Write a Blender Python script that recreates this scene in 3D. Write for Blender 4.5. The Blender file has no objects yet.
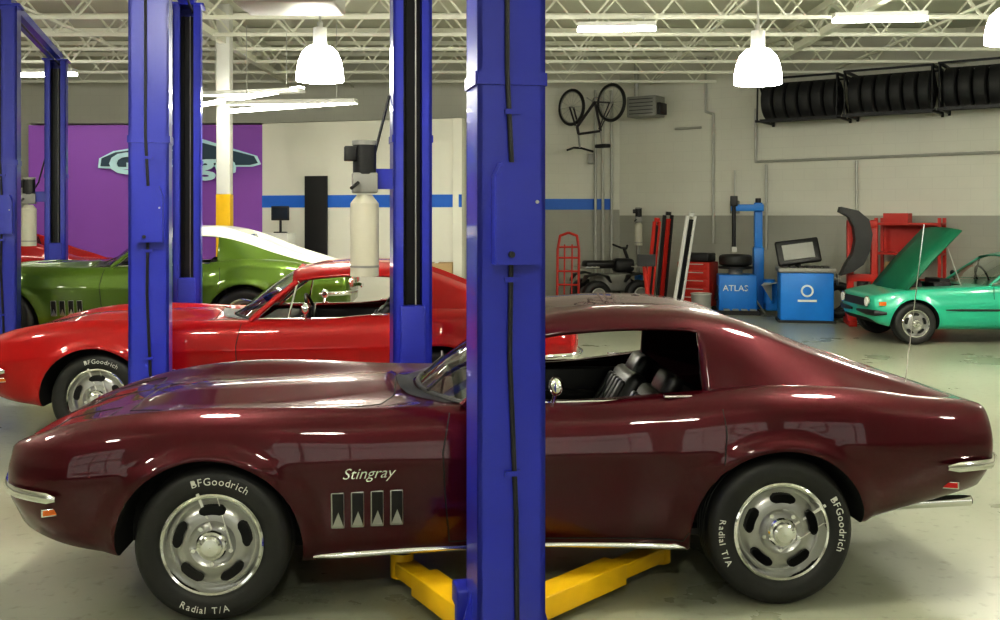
import bpy, bmesh, math, random
from mathutils import Vector, Matrix
from mathutils.bvhtree import BVHTree
random.seed(4)
SC = bpy.context.scene
COL = SC.collection
rad = math.radians

# ---------------------------------------------------------------- materials
def M(name, col, rough=.5, metal=0., coat=0., es=0., noise=0., nscale=8., bump=0., spec=None):
    m = bpy.data.materials.new(name); m.use_nodes = True
    nt = m.node_tree; b = nt.nodes['Principled BSDF']
    c = (*col, 1)
    b.inputs['Base Color'].default_value = c
    b.inputs['Roughness'].default_value = rough
    b.inputs['Metallic'].default_value = metal
    b.inputs['Coat Weight'].default_value = coat
    b.inputs['Coat Roughness'].default_value = .03
    if spec is not None: b.inputs['Specular IOR Level'].default_value = spec
    if es > 0:
        b.inputs['Emission Color'].default_value = c
        b.inputs['Emission Strength'].default_value = es
    if noise > 0 or bump > 0:
        tc = nt.nodes.new('ShaderNodeTexCoord')
        n = nt.nodes.new('ShaderNodeTexNoise'); n.inputs['Scale'].default_value = nscale
        n.inputs['Detail'].default_value = 5
        nt.links.new(tc.outputs['Object'], n.inputs['Vector'])
        if noise > 0:
            mx = nt.nodes.new('ShaderNodeMix'); mx.data_type = 'RGBA'
            mx.inputs[6].default_value = tuple(x*(1-noise) for x in col)+(1,)
            mx.inputs[7].default_value = tuple(min(1, x*(1+noise)) for x in col)+(1,)
            nt.links.new(n.outputs['Fac'], mx.inputs[0])
            nt.links.new(mx.outputs[2], b.inputs['Base Color'])
        if bump > 0:
            bp = nt.nodes.new('ShaderNodeBump'); bp.inputs['Strength'].default_value = bump
            bp.inputs['Distance'].default_value = .01
            nt.links.new(n.outputs['Fac'], bp.inputs['Height'])
            nt.links.new(bp.outputs['Normal'], b.inputs['Normal'])
    return m

def glassmat(name, tint=(.8, .9, .85), fac=.12):
    m = bpy.data.materials.new(name); m.use_nodes = True
    nt = m.node_tree; nt.nodes.clear()
    o = nt.nodes.new('ShaderNodeOutputMaterial'); mx = nt.nodes.new('ShaderNodeMixShader')
    t = nt.nodes.new('ShaderNodeBsdfTransparent'); g = nt.nodes.new('ShaderNodeBsdfGlossy')
    lw = nt.nodes.new('ShaderNodeLayerWeight'); lw.inputs['Blend'].default_value = .35
    t.inputs['Color'].default_value = (*tint, 1); g.inputs['Roughness'].default_value = .02
    ma = nt.nodes.new('ShaderNodeMath'); ma.operation = 'MULTIPLY_ADD'
    ma.inputs[1].default_value = .6; ma.inputs[2].default_value = fac
    nt.links.new(lw.outputs['Fresnel'], ma.inputs[0])
    nt.links.new(ma.outputs[0], mx.inputs['Fac'])
    nt.links.new(t.outputs[0], mx.inputs[1]); nt.links.new(g.outputs[0], mx.inputs[2])
    nt.links.new(mx.outputs[0], o.inputs['Surface'])
    return m

def wallmat(name, up, low, split):
    m = bpy.data.materials.new(name); m.use_nodes = True
    nt = m.node_tree; b = nt.nodes['Principled BSDF']; b.inputs['Roughness'].default_value = .55
    tc = nt.nodes.new('ShaderNodeTexCoord'); sp = nt.nodes.new('ShaderNodeSeparateXYZ')
    nt.links.new(tc.outputs['Object'], sp.inputs[0])
    gt = nt.nodes.new('ShaderNodeMath'); gt.operation = 'GREATER_THAN'; gt.inputs[1].default_value = split
    nt.links.new(sp.outputs['Z'], gt.inputs[0])
    mx = nt.nodes.new('ShaderNodeMix'); mx.data_type = 'RGBA'
    mx.inputs[6].default_value = (*low, 1); mx.inputs[7].default_value = (*up, 1)
    nt.links.new(gt.outputs[0], mx.inputs[0])
    n = nt.nodes.new('ShaderNodeTexNoise'); n.inputs['Scale'].default_value = 1.3; n.inputs['Detail'].default_value = 6
    nt.links.new(tc.outputs['Object'], n.inputs['Vector'])
    mr = nt.nodes.new('ShaderNodeMapRange'); mr.inputs[3].default_value = .92; mr.inputs[4].default_value = 1.05
    nt.links.new(n.outputs['Fac'], mr.inputs[0])
    cb = nt.nodes.new('ShaderNodeCombineXYZ')
    nt.links.new(sp.outputs['X'], cb.inputs[0]); nt.links.new(sp.outputs['Z'], cb.inputs[1])
    br = nt.nodes.new('ShaderNodeTexBrick'); br.inputs['Scale'].default_value = 1.0
    br.inputs['Brick Width'].default_value = .4; br.inputs['Row Height'].default_value = .2
    br.inputs['Mortar Size'].default_value = .006; br.inputs['Mortar Smooth'].default_value = .3
    br.inputs['Color1'].default_value = (1, 1, 1, 1); br.inputs['Color2'].default_value = (.985, .985, .985, 1)
    br.inputs['Mortar'].default_value = (.94, .94, .94, 1)
    nt.links.new(cb.outputs[0], br.inputs['Vector'])
    m1 = nt.nodes.new('ShaderNodeMix'); m1.data_type = 'RGBA'; m1.blend_type = 'MULTIPLY'; m1.inputs[0].default_value = 1
    nt.links.new(mx.outputs[2], m1.inputs[6]); nt.links.new(br.outputs['Color'], m1.inputs[7])
    m2 = nt.nodes.new('ShaderNodeMix'); m2.data_type = 'RGBA'; m2.blend_type = 'MULTIPLY'; m2.inputs[0].default_value = 1
    nt.links.new(m1.outputs[2], m2.inputs[6]); nt.links.new(mr.outputs[0], m2.inputs[7])
    nt.links.new(m2.outputs[2], b.inputs['Base Color'])
    return m

def floormat():
    m = bpy.data.materials.new('painted_concrete'); m.use_nodes = True
    nt = m.node_tree; b = nt.nodes['Principled BSDF']
    tc = nt.nodes.new('ShaderNodeTexCoord')
    n = nt.nodes.new('ShaderNodeTexNoise'); n.inputs['Scale'].default_value = .7; n.inputs['Detail'].default_value = 9; n.inputs['Roughness'].default_value = .6
    nt.links.new(tc.outputs['Object'], n.inputs['Vector'])
    r = nt.nodes.new('ShaderNodeValToRGB')
    r.color_ramp.elements[0].position = .3; r.color_ramp.elements[0].color = (.25, .265, .195, 1)
    r.color_ramp.elements[1].position = .7; r.color_ramp.elements[1].color = (.37, .385, .295, 1)
    nt.links.new(n.outputs['Fac'], r.inputs[0])
    v = nt.nodes.new('ShaderNodeTexNoise'); v.inputs['Scale'].default_value = 14; v.inputs['Detail'].default_value = 4
    nt.links.new(tc.outputs['Object'], v.inputs['Vector'])
    r2 = nt.nodes.new('ShaderNodeValToRGB')
    r2.color_ramp.elements[0].position = .28; r2.color_ramp.elements[0].color = (.6, .58, .52, 1)
    r2.color_ramp.elements[1].position = .42; r2.color_ramp.elements[1].color = (1, 1, 1, 1)
    nt.links.new(v.outputs['Fac'], r2.inputs[0])
    mm = nt.nodes.new('ShaderNodeMix'); mm.data_type = 'RGBA'; mm.blend_type = 'MULTIPLY'; mm.inputs[0].default_value = .7
    nt.links.new(r.outputs[0], mm.inputs[6]); nt.links.new(r2.outputs[0], mm.inputs[7])
    nt.links.new(mm.outputs[2], b.inputs['Base Color'])
    mr = nt.nodes.new('ShaderNodeMapRange'); mr.inputs[3].default_value = .20; mr.inputs[4].default_value = .38
    nt.links.new(n.outputs['Fac'], mr.inputs[0]); nt.links.new(mr.outputs[0], b.inputs['Roughness'])
    return m

MAROON = M('maroon_metallic_paint', (.056, .0012, .0065), .42, .45, .75, noise=.05, nscale=300, spec=.1)
RED = M('red_paint', (.36, .003, .005), .4, .1, .8, noise=.03, nscale=200, spec=.15)
GREEN = M('green_metallic_paint', (.075, .135, .014), .35, .35, .8, noise=.05, nscale=300, spec=.2)
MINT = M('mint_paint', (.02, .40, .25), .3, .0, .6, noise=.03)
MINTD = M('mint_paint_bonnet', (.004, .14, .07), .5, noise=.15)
CREAM = M('cream_paint', (.85, .88, .76), .3, 0, .6, noise=.02)
CHROME = M('chrome', (.85, .85, .85), .08, 1.0, noise=.02)
SILVER = M('silver_paint', (.42, .42, .41), .28, .8, noise=.03)
RUBBER = M('tyre_rubber', (.013, .013, .013), .5, noise=.2, nscale=40)
RUBBERN = M('new_tyre_rubber', (.020, .020, .022), .6, noise=.2, nscale=40)
DARK = M('dark_underbody', (.010, .010, .010), .8, noise=.2)
SEAM = M('panel_seam', (.004, .003, .003), .7, noise=.1)
VINYL = M('black_vinyl', (.010, .009, .009), .38, noise=.2, nscale=60, bump=.1)
WHITE = M('white_paint', (.8, .8, .76), .5, noise=.04)
LETTER = M('tyre_letter_white', (.75, .75, .70), .6, noise=.03)
AMBER = M('amber_lens', (.7, .16, .02), .2, noise=.05)
REDLENS = M('red_lens', (.5, .01, .01), .15, noise=.05)
GLASS = glassmat('clear_glass')
TGLASS = glassmat('tinted_glass', (.25, .3, .28), .2)
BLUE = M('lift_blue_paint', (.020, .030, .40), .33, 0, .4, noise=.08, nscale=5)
BLUED = M('lift_blue_dark_enamel', (.017, .025, .33), .45, noise=.1, nscale=5)  # deeper blue enamel of the carriages, arm brackets and pivot pins
BLACK = M('black_plastic', (.012, .012, .013), .45, noise=.15)
BLACKM = M('black_steel', (.015, .015, .017), .4, .3, noise=.15)
YELLOW = M('yellow_paint', (.82, .49, .006), .4, noise=.1, nscale=12)
PURPLE = M('purple_wall_paint', (.30, .09, .50), .6, noise=.04, nscale=2)
STRIPE = M('blue_stripe_paint', (.015, .15, .66), .5, noise=.04)
PLASTW = M('milky_plastic', (.58, .56, .46), .4, noise=.05)
GREYM = M('grey_metal', (.3, .3, .28), .5, .3, noise=.1)
LGREY = M('galvanised', (.5, .5, .46), .45, .4, noise=.1)
EQBLUE = M('equipment_blue', (.01, .20, .66), .4, noise=.06)
EQRED = M('equipment_red', (.5, .022, .012), .4, noise=.1)
CARD = M('cardboard', (.42, .29, .15), .8, noise=.1)
JOIST = M('joist_white_paint', (.86, .86, .75), .6, noise=.06, nscale=3)
DECK = M('ceiling_deck_paint', (.74, .74, .63), .7, noise=.08, nscale=1.5)
LAMPG = M('glowing_acrylic', (1, .98, .88), .4, es=40, noise=0)
TUBE = M('fluorescent_tube', (1, .99, .88), .4, es=32)
SCREEN = M('screen_dark', (.02, .03, .05), .1, noise=.1)
WALLM = wallmat('block_wall_paint', (.74, .735, .65), (.38, .378, .325), 1.74)
WALLB = wallmat('block_wall_back_paint', (.72, .715, .63), (.38, .378, .325), 1.86)
OFFM = M('office_wall_paint', (.84, .83, .73), .6, noise=.04, nscale=2)
FLOORM = floormat()

# ---------------------------------------------------------------- helpers
def link(o, parent=None):
    COL.objects.link(o)
    if parent: o.parent = parent
    return o

def empty(name, loc=(0, 0, 0), rz=0, rx=0, ry=0, parent=None):
    e = bpy.data.objects.new(name, None); e.empty_display_size = .1
    e.location = loc; e.rotation_euler = (rad(rx), rad(ry), rad(rz))
    return link(e, parent)

def smooth_sharp(me, ang=35):
    bm = bmesh.new(); bm.from_mesh(me)
    bmesh.ops.recalc_face_normals(bm, faces=bm.faces)
    for f in bm.faces: f.smooth = True
    for e in bm.edges:
        if len(e.link_faces) == 2:
            e.smooth = e.calc_face_angle(0) < rad(ang)
    bm.to_mesh(me); bm.free()

def mobj(name, verts, faces, mat, parent=None, smooth=False, ang=35):
    me = bpy.data.meshes.new(name); me.from_pydata([tuple(v) for v in verts], [], faces)
    for m in (mat if isinstance(mat, (list, tuple)) else [mat]): me.materials.append(m)
    if smooth: smooth_sharp(me, ang)
    return link(bpy.data.objects.new(name, me), parent)

class MB:
    """accumulates primitives into one mesh with several materials"""
    def __init__(s): s.bm = bmesh.new(); s.mats = []
    def mi(s, m):
        if m not in s.mats: s.mats.append(m)
        return s.mats.index(m)
    def _fin(s, geom_v, m, mat4=None):
        if mat4 is not None: bmesh.ops.transform(s.bm, matrix=mat4, verts=geom_v)
        fs = set(f for v in geom_v for f in v.link_faces)
        k = s.mi(m)
        for f in fs: f.material_index = k
        return fs
    def box(s, c, d, m, rot=None, bev=0.):
        r = bmesh.ops.create_cube(s.bm, size=1); vs = r['verts']
        bmesh.ops.scale(s.bm, vec=d, verts=vs)
        k = s.mi(m)
        fs = set(f for v in vs for f in v.link_faces)
        for f in fs: f.material_index = k
        if bev > 0:
            es = set(e for v in vs for e in v.link_edges)
            rr = bmesh.ops.bevel(s.bm, geom=list(es), offset=bev, segments=3, affect='EDGES', profile=.5)
            vs = list(set(v for f in rr['faces'] for v in f.verts) | set(v for v in vs if v.is_valid))
            for v in vs:
                for f in v.link_faces: f.material_index = k
        T = Matrix.Translation(c)
        if rot is not None: T = T @ rot
        bmesh.ops.transform(s.bm, matrix=T, verts=vs)
        return vs
    def cyl(s, p0, p1, r, m, r2=None, n=20, caps=True):
        p0 = Vector(p0); p1 = Vector(p1); d = p1-p0
        if d.length < 1e-6: return
        q = bmesh.ops.create_cone(s.bm, cap_ends=caps, segments=n, radius1=r, radius2=r if r2 is None else r2, depth=d.length)
        T = Matrix.Translation((p0+p1)/2) @ d.to_track_quat('Z', 'Y').to_matrix().to_4x4()
        s._fin(q['verts'], m, T)
    def path(s, pts, r, m, n=8):
        for a, b in zip(pts[:-1], pts[1:]): s.cyl(a, b, r, m, n=n)
        for p in pts[1:-1]: s.sph(p, r, m, 8, 6)
    def sph(s, c, r, m, u=16, v=10, sc=(1, 1, 1)):
        q = bmesh.ops.create_uvsphere(s.bm, u_segments=u, v_segments=v, radius=r)
        s._fin(q['verts'], m, Matrix.Translation(c) @ Matrix.Diagonal((*sc, 1)))
    def spin(s, prof, m, c=(0, 0, 0), axis='Y', n=48, closed=False):
        rings = []
        for (r, a) in prof:
            ring = []
            for i in range(n):
                t = 2*math.pi*i/n
                if axis == 'Y': p = (r*math.cos(t), a, r*math.sin(t))
                elif axis == 'Z': p = (r*math.cos(t), r*math.sin(t), a)
                else: p = (a, r*math.cos(t), r*math.sin(t))
                ring.append(s.bm.verts.new(Vector(p)+Vector(c)))
            rings.append(ring)
        k = s.mi(m); L = len(rings)
        for j in range(L if closed else L-1):
            A = rings[j]; B = rings[(j+1) % L]
            for i in range(n):
                f = s.bm.faces.new((A[i], A[(i+1) % n], B[(i+1) % n], B[i])); f.material_index = k
    def torus(s, c, R, r, m, axis='Y', n=32, k=8):
        prof = [(R+r*math.cos(2*math.pi*i/k), r*math.sin(2*math.pi*i/k)) for i in range(k)]
        s.spin(prof, m, c, axis, n, closed=True)
    def poly(s, pts, m, ext=None):
        vs = [s.bm.verts.new(p) for p in pts]; f = s.bm.faces.new(vs); f.material_index = s.mi(m)
        if ext is not None:
            q = bmesh.ops.extrude_face_region(s.bm, geom=[f])
            nv = [g for g in q['geom'] if isinstance(g, bmesh.types.BMVert)]
            bmesh.ops.translate(s.bm, vec=ext, verts=nv)
            for v in nv:
                for ff in v.link_faces: ff.material_index = s.mi(m)
    def mesh(s, me, T, m):
        n0 = len(s.bm.verts); s.bm.from_mesh(me); s.bm.verts.ensure_lookup_table()
        vs = list(s.bm.verts)[n0:]
        s._fin(vs, m, T); return vs
    def done(s, name, parent=None, ang=35, loc=None):
        me = bpy.data.meshes.new(name); s.bm.to_mesh(me); s.bm.free()
        for m in s.mats: me.materials.append(m)
        smooth_sharp(me, ang)
        o = bpy.data.objects.new(name, me)
        if loc: o.location = loc
        return link(o, parent)

def pchip(xs, ys):
    n = len(xs); h = [xs[i+1]-xs[i] for i in range(n-1)]
    d = [(ys[i+1]-ys[i])/h[i] for i in range(n-1)]
    mm = [0]*n; mm[0] = d[0]; mm[-1] = d[-1]
    for i in range(1, n-1):
        if d[i-1]*d[i] <= 0: mm[i] = 0
        else:
            w1 = 2*h[i]+h[i-1]; w2 = h[i]+2*h[i-1]
            mm[i] = (w1+w2)/(w1/d[i-1]+w2/d[i])
    def f(x):
        x = min(max(x, xs[0]), xs[-1])
        i = 0
        while i < n-2 and x > xs[i+1]: i += 1
        t = (x-xs[i])/h[i]
        return ((1+2*t)*(1-t)**2*ys[i]+t*(1-t)**2*h[i]*mm[i]+t*t*(3-2*t)*ys[i+1]+t*t*(t-1)*h[i]*mm[i+1])
    return f
def tab(*kv): return pchip([k for k, _ in kv], [v for _, v in kv])

def sect(pts, n):
    s = [0]
    for a, b in zip(pts[:-1], pts[1:]): s.append(s[-1]+max(1e-4, math.hypot(b[0]-a[0], b[1]-a[1])))
    fy = pchip(s, [p[0] for p in pts]); fz = pchip(s, [p[1] for p in pts])
    out = []
    for i in range(len(pts)-1):
        for j in range(n):
            q = s[i]+(s[i+1]-s[i])*j/n; out.append((fy(q), fz(q)))
    out.append(pts[-1]); return out

TCACHE = {}
def text_mesh(s, size, ext=.001, off=0.):
    if (s, size) in TCACHE: return TCACHE[(s, size)]
    c = bpy.data.curves.new('t', 'FONT'); c.body = s; c.size = size; c.extrude = ext; c.resolution_u = 3; c.offset = off
    o = bpy.data.objects.new('t', c); COL.objects.link(o)
    dg = bpy.context.evaluated_depsgraph_get(); me = bpy.data.meshes.new_from_object(o.evaluated_get(dg))
    bpy.data.objects.remove(o); TCACHE[(s, size)] = me; return me

def sweep(mb, pts, a, b, m, n=10):
    """elliptic section sweep: a = half thickness sideways, b = half height (z)"""
    pts = [Vector(p) for p in pts]; rings = []
    for i, p in enumerate(pts):
        t = (pts[min(i+1, len(pts)-1)]-pts[max(i-1, 0)]).normalized()
        nn = t.cross(Vector((0, 0, 1)))
        if nn.length < 1e-3: nn = Vector((0, 1, 0))
        nn.normalize(); up = nn.cross(t).normalized()
        e = 1 if 0 < i < len(pts)-1 else .45
        rings.append([mb.bm.verts.new(p+nn*a*e*math.cos(2*math.pi*j/n)+up*b*e*math.sin(2*math.pi*j/n)) for j in range(n)])
    k = mb.mi(m)
    for A, B in zip(rings[:-1], rings[1:]):
        for j in range(n):
            mb.bm.faces.new((A[j], A[(j+1) % n], B[(j+1) % n], B[j])).material_index = k
    mb.bm.faces.new(rings[0]).material_index = k; mb.bm.faces.new(rings[-1][::-1]).material_index = k

# ---------------------------------------------------------------- wheels
def arc_text(mb, s, R, th0, size, bottom, y, m):
    glyphs = []
    for ch in s:
        if ch == ' ': glyphs.append((None, size*.35, 0)); continue
        me = text_mesh(ch, size, .0012)
        xs = [v.co.x for v in me.vertices]; glyphs.append((me, max(xs)-min(xs), min(xs)))
    gap = size*.16; tot = sum(g[1] for g in glyphs)+gap*(len(glyphs)-1); pos = -tot/2
    for me, w, x0 in glyphs:
        a = (pos+w/2)/R; th = th0+(-a if bottom else a)
        if me:
            ro = Vector((math.sin(th), 0, math.cos(th)))
            if bottom: up = -ro; rt = Vector((-math.cos(th), 0, math.sin(th))); base = ro*(R+size*.36)
            else: up = ro; rt = Vector((math.cos(th), 0, -math.sin(th))); base = ro*(R-size*.36)
            nn = Vector((0, -1, 0))
            T = Matrix.Translation(base+Vector((0, y, 0))) @ Matrix((rt, up, nn)).transposed().to_4x4() @ Matrix.Translation((-x0-w/2, 0, 0))
            mb.mesh(me, T, m)
        pos += w+gap

def wheel_mesh(letters=True, R=.335):
    k = R/.335; mb = MB()
    prof = [(.213, .03), (.219, .008), (.23, -.001), (.25, -.006), (.28, -.0065), (.300, -.004), (.318, .008), (.330, .028), (.3345, .05)]
    for g in (.06, .095, .13, .165):
        prof += [(.335, g), (.335, g+.012), (.329, g+.014), (.329, g+.02), (.335, g+.022)]
    prof += [(.330, .21), (.315, .228), (.28, .238), (.213, .21)]
    mb.spin([(r*k, a*k) for r, a in prof], RUBBER, n=72)
    mb.spin([(.213*k, .21*k), (.17*k, .2*k), (.16*k, .06*k), (.02*k, .08*k)], DARK)
    mb.spin([(.221*k, .012), (.220*k, .0), (.213*k, -.005), (.204*k, -.001), (.200*k, .012), (.197*k, .035), (.192*k, .045), (.186*k, .052)], CHROME, n=64)
    mb.spin([(.190*k, .05), (.178*k, .050), (.164*k, .034), (.150*k, .024), (.125*k, .016), (.100*k, .014), (.088*k, .022), (.07*k, .026), (.03*k, .026)], SILVER, n=64)
    mb.spin([(.066*k, .026), (.066*k, -.006), (.060*k, -.014), (.05*k, -.018), (.046*k, -.030), (.036*k, -.037), (0.001, -.039)], CHROME, n=32)
    for i in range(5):
        a = 2*math.pi*(i+.25)/5
        for j in range(9):
            b = a+(j-4)*.070
            rr = .020 if 0 < j < 8 else .015
            mb.cyl((.148*k*math.cos(b), .006, .148*k*math.sin(b)), (.148*k*math.cos(b), .045, .148*k*math.sin(b)), rr*k, DARK, n=14)
        b = a+math.pi/5
        mb.cyl((.083*k*math.cos(b), .005, .083*k*math.sin(b)), (.083*k*math.cos(b), .03, .083*k*math.sin(b)), .010*k, CHROME, n=6)
    if letters:
        arc_text(mb, 'BFGoodrich', .276, rad(8), .046, False, -.0075, LETTER)
        arc_text(mb, 'Radial T/A', .276, rad(186), .040, True, -.0075, LETTER)
    o = mb.done('wheel_kit', ang=30); me = o.data; bpy.data.objects.remove(o); return me
WHEEL = wheel_mesh(True)
WHEELS = wheel_mesh(False, .285)

# ---------------------------------------------------------------- lofted car bodies
def body_loft(name, T, xs, wheels, Rw, hole, n=6, bulge=None, flare=.02):
    secs = [sect(T(x), n) for x in xs]; N = len(secs[0])-1
    verts = []
    for x, s in zip(xs, secs):
        ring = s+[(-y, z) for (y, z) in s[-2:0:-1]]
        for (y, z) in ring:
            if abs(y) > .55:
                for wx, wz in wheels:
                    d = math.hypot(x-wx, z-wz)
                    if z > wz-.15: y += math.copysign(flare*math.exp(-((d-Rw-.012)/.038)**2), y)
            if bulge and z > .6: z += bulge(x, y)
            verts.append((x, y, z))
    P = 2*N; faces = []; mats = []
    for i in range(len(xs)-1):
        xm = (xs[i]+xs[i+1])/2
        for j in range(P):
            a = i*P+j; b = i*P+(j+1) % P
            faces.append((a, b, b+P, a+P))
            jj = j if j < N else P-1-j
            k = 0
            if jj < n: k = 1
            if hole and hole[0] < xm < hole[1] and jj >= hole[2]: k = 2
            mats.append(k)
    faces.append(tuple(range(P))[::-1]); mats.append(0)
    faces.append(tuple(range((len(xs)-1)*P, len(xs)*P))); mats.append(0)
    me = bpy.data.meshes.new(name); me.from_pydata(verts, [], faces)
    for m in (MAROON, DARK, GLASS): me.materials.append(m)
    for p, k in zip(me.polygons, mats): p.material_index = k
    bm = bmesh.new(); bm.from_mesh(me); bmesh.ops.recalc_face_normals(bm, faces=bm.faces); bm.to_mesh(me); bm.free()
    o = bpy.data.objects.new(name, me); COL.objects.link(o)
    cut = MB(); cut.mats = [MAROON, DARK, GLASS]
    for wx, wz in wheels:
        for sgn in (-1, 1):
            cut.cyl((wx, sgn*.52, wz), (wx, sgn*1.2, wz), Rw, DARK, n=64)
    co = cut.done('cut')
    md = o.modifiers.new('b', 'BOOLEAN'); md.operation = 'DIFFERENCE'; md.object = co; md.solver = 'EXACT'
    dg = bpy.context.evaluated_depsgraph_get(); dg.update()
    me2 = bpy.data.meshes.new_from_object(o.evaluated_get(dg))
    bpy.data.objects.remove(co); bpy.data.objects.remove(o)
    bm = bmesh.new(); bm.from_mesh(me2)
    bmesh.ops.delete(bm, geom=[f for f in bm.faces if f.material_index == 2], context='FACES')
    bm.to_mesh(me2); bm.free()
    smooth_sharp(me2, 40)
    return me2

def roof_loft(name, T, xs, win, n=5):
    secs = [sect(T(x), n) for x in xs]; N = len(secs[0])-1
    verts = []
    for x, s in zip(xs, secs):
        for (y, z) in s+[(-y, z) for (y, z) in s[-2::-1]]: verts.append((x, y, z))
    P = 2*N+1; faces = []; mats = []
    for i in range(len(xs)-1):
        xm = (xs[i]+xs[i+1])/2
        for j in range(P-1):
            jj = j if j < N else P-2-j; k = 0
            if jj >= n: k = 1
            skip = False
            if jj < n:
                for a, b, md in win:
                    if a < xm < b:
                        if md == 'del': skip = True
                        elif jj > 0: k = 2
            if skip: continue
            a = i*P+j; faces.append((a, a+1, a+1+P, a+P)); mats.append(k)
    me = bpy.data.meshes.new(name); me.from_pydata(verts, [], faces)
    for m in (MAROON, MAROON, TGLASS): me.materials.append(m)
    for p, k in zip(me.polygons, mats): p.material_index = k
    return me

# --- long-nose sports coupe
def frange(a, b, st):
    r = []; x = a
    while x < b-1e-6: r.append(x); x += st
    return r+[b]
w_ = tab((-.98, .44), (-.965, .54), (-.92, .64), (-.83, .73), (-.6, .82), (-.2, .868), (.1, .872), (.5, .835), (.9, .785), (1.35, .76), (1.8, .785), (2.2, .85), (2.5, .878), (2.85, .87), (3.2, .82), (3.46, .76), (3.55, .72), (3.58, .66))
zm_ = tab((-.98, .58), (-.6, .61), (0, .67), (.6, .67), (1, .66), (2, .68), (2.6, .72), (3.58, .68))
zb_ = tab((-.98, .42), (-.9, .36), (-.5, .27), (.3, .22), (2, .22), (2.6, .28), (3.1, .38), (3.58, .46))
zf_ = tab((-.98, .67), (-.95, .71), (-.82, .77), (-.6, .84), (-.3, .888), (0, .905), (.3, .90), (.7, .885), (1.1, .885), (1.6, .892), (2.0, .92), (2.5, .97), (2.8, .96), (3.2, .905), (3.54, .855), (3.58, .83))
dip_ = tab((-.98, 0), (-.6, .03), (0, .08), (.6, .04), (1, .0), (2, .0), (2.6, .04), (3.2, .02), (3.58, 0))
zc_ = tab((-.98, .68), (-.95, .715), (-.6, .81), (-.3, .845), (0, .86), (.5, .88), (.9, .89), (1.4, .90), (2.1, .91), (2.5, .915), (3.2, .89), (3.54, .855), (3.58, .83))
def T1(x):
    w = w_(x); zm = zm_(x); zb = zb_(x); zf = zf_(x); yf = w*.84; h = zf-zm
    return [(0, zb), (w-.15, zb), (w-.085, zb+.05), (w-.008, zm-.06), (w, zm), (w-.006, zm+.04), (w-.033, zm+.64*h), (yf+.032, zm+.95*h), (yf, zf), (w*.60, zf-dip_(x)), (0, zc_(x))]
def bulge1(x, y):
    def ss(a, b, t):
        t = min(1, max(0, (t-a)/(b-a))); return t*t*(3-2*t)
    return .045*(1-ss(.21, .27, abs(y)))*ss(-.60, -.2, x)*(1-ss(.72, .82, x))
xs1 = [-.98, -.975, -.965, -.95]+frange(-.93, 3.52, .0360)+[3.54, 3.56, 3.58]
WZ = .305
BODY1 = body_loft('coupe_body', T1, xs1, [(-.02, WZ), (2.50, WZ)], .402, (1.06, 2.21, 50), n=6, bulge=bulge1, flare=.028)

zt_ = tab((1.38, 1.262), (1.6, 1.305), (1.9, 1.322), (2.1, 1.318), (2.3, 1.292), (2.5, 1.235), (2.75, 1.135), (3.0, 1.04), (3.25, .96), (3.45, .885))
zr_ = tab((1.38, 1.17), (1.6, 1.20), (1.9, 1.215), (2.1, 1.21), (2.3, 1.18), (2.5, 1.125), (2.75, 1.04), (3.0, .965), (3.25, .90), (3.45, .845))
yr_ = tab((1.38, .555), (1.9, .57), (2.3, .585), (2.8, .60), (3.45, .60))
yl_ = tab((1.38, .66), (1.9, .67), (2.15, .69), (2.5, .735), (2.9, .72), (3.45, .63))
zl_ = tab((1.38, .88), (1.9, .88), (2.2, .90), (2.55, .93), (2.8, .925), (3.1, .88), (3.45, .80))
nd_ = tab((1.38, 0), (2.34, .0), (2.38, .01), (2.52, .30), (2.6, .275), (2.8, .20), (3.1, .11), (3.45, .03))
def R1(x):
    zt = zt_(x); zr = zr_(x); yr = yr_(x); d = nd_(x)
    return [(yl_(x), zl_(x)), (yr, zr), (yr-.06, zr+.55*(zt-zr)), (.42, zr+.86*(zt-zr)), (.36, zr+.92*(zt-zr)-d), (0, zt-d)]
ROOF1 = roof_loft('coupe_roof', R1, frange(1.38, 3.45, .035), [(0, 2.19, 'del')])

def glass_sheet(bx, bw, bz, bc, hx, hw, hz, hc, hzs, mat, name, parent, bul=.02):
    V = []; F = []; ny = 18; nx = 8
    for i in range(nx+1):
        t = i/nx
        for j in range(ny+1):
            s = j/ny*2-1
            b = Vector((bx+bc*s*s, s*bw, bz)); h = Vector((hx+hc*s*s, s*hw, hz-hzs*s*s))
            p = b.lerp(h, t); q = math.sin(math.pi*t)*bul
            V.append(p+Vector((-.7*q, 0, .7*q)))
    for i in range(nx):
        for j in range(ny):
            a = i*(ny+1)+j; F.append((a, a+1, a+ny+2, a+ny+1))
    return mobj(name, V, F, mat, parent, True)

def proj_side(bvh, x, z, sgn=-1):
    h = bvh.ray_cast(Vector((x, sgn*2, z)), Vector((0, -sgn, 0)))
    return h[0] if h[0] else Vector((x, sgn*.8, z))
def proj_top(bvh, x, y):
    h = bvh.ray_cast(Vector((x, y, 3)), Vector((0, 0, -1)))
    return h[0] if h[0] else Vector((x, y, .8))

def seat(mb, x, y, z0=.30):
    R = Matrix.Rotation(rad(-6), 4, 'Y')
    mb.box((x, y, z0+.08), (.50, .46, .14), VINYL, R, .05)
    R = Matrix.Rotation(rad(30), 4, 'Y')
    mb.box((x+.33, y, z0+.34), (.12, .46, .58), VINYL, R, .05)
    for k in range(5):
        mb.box((x+.27, y-.16+.08*k, z0+.36), (.04, .07, .46), VINYL, R, .018)
    mb.box((x+.50, y, z0+.62), (.09, .27, .14), VINYL, R, .04)

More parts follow.
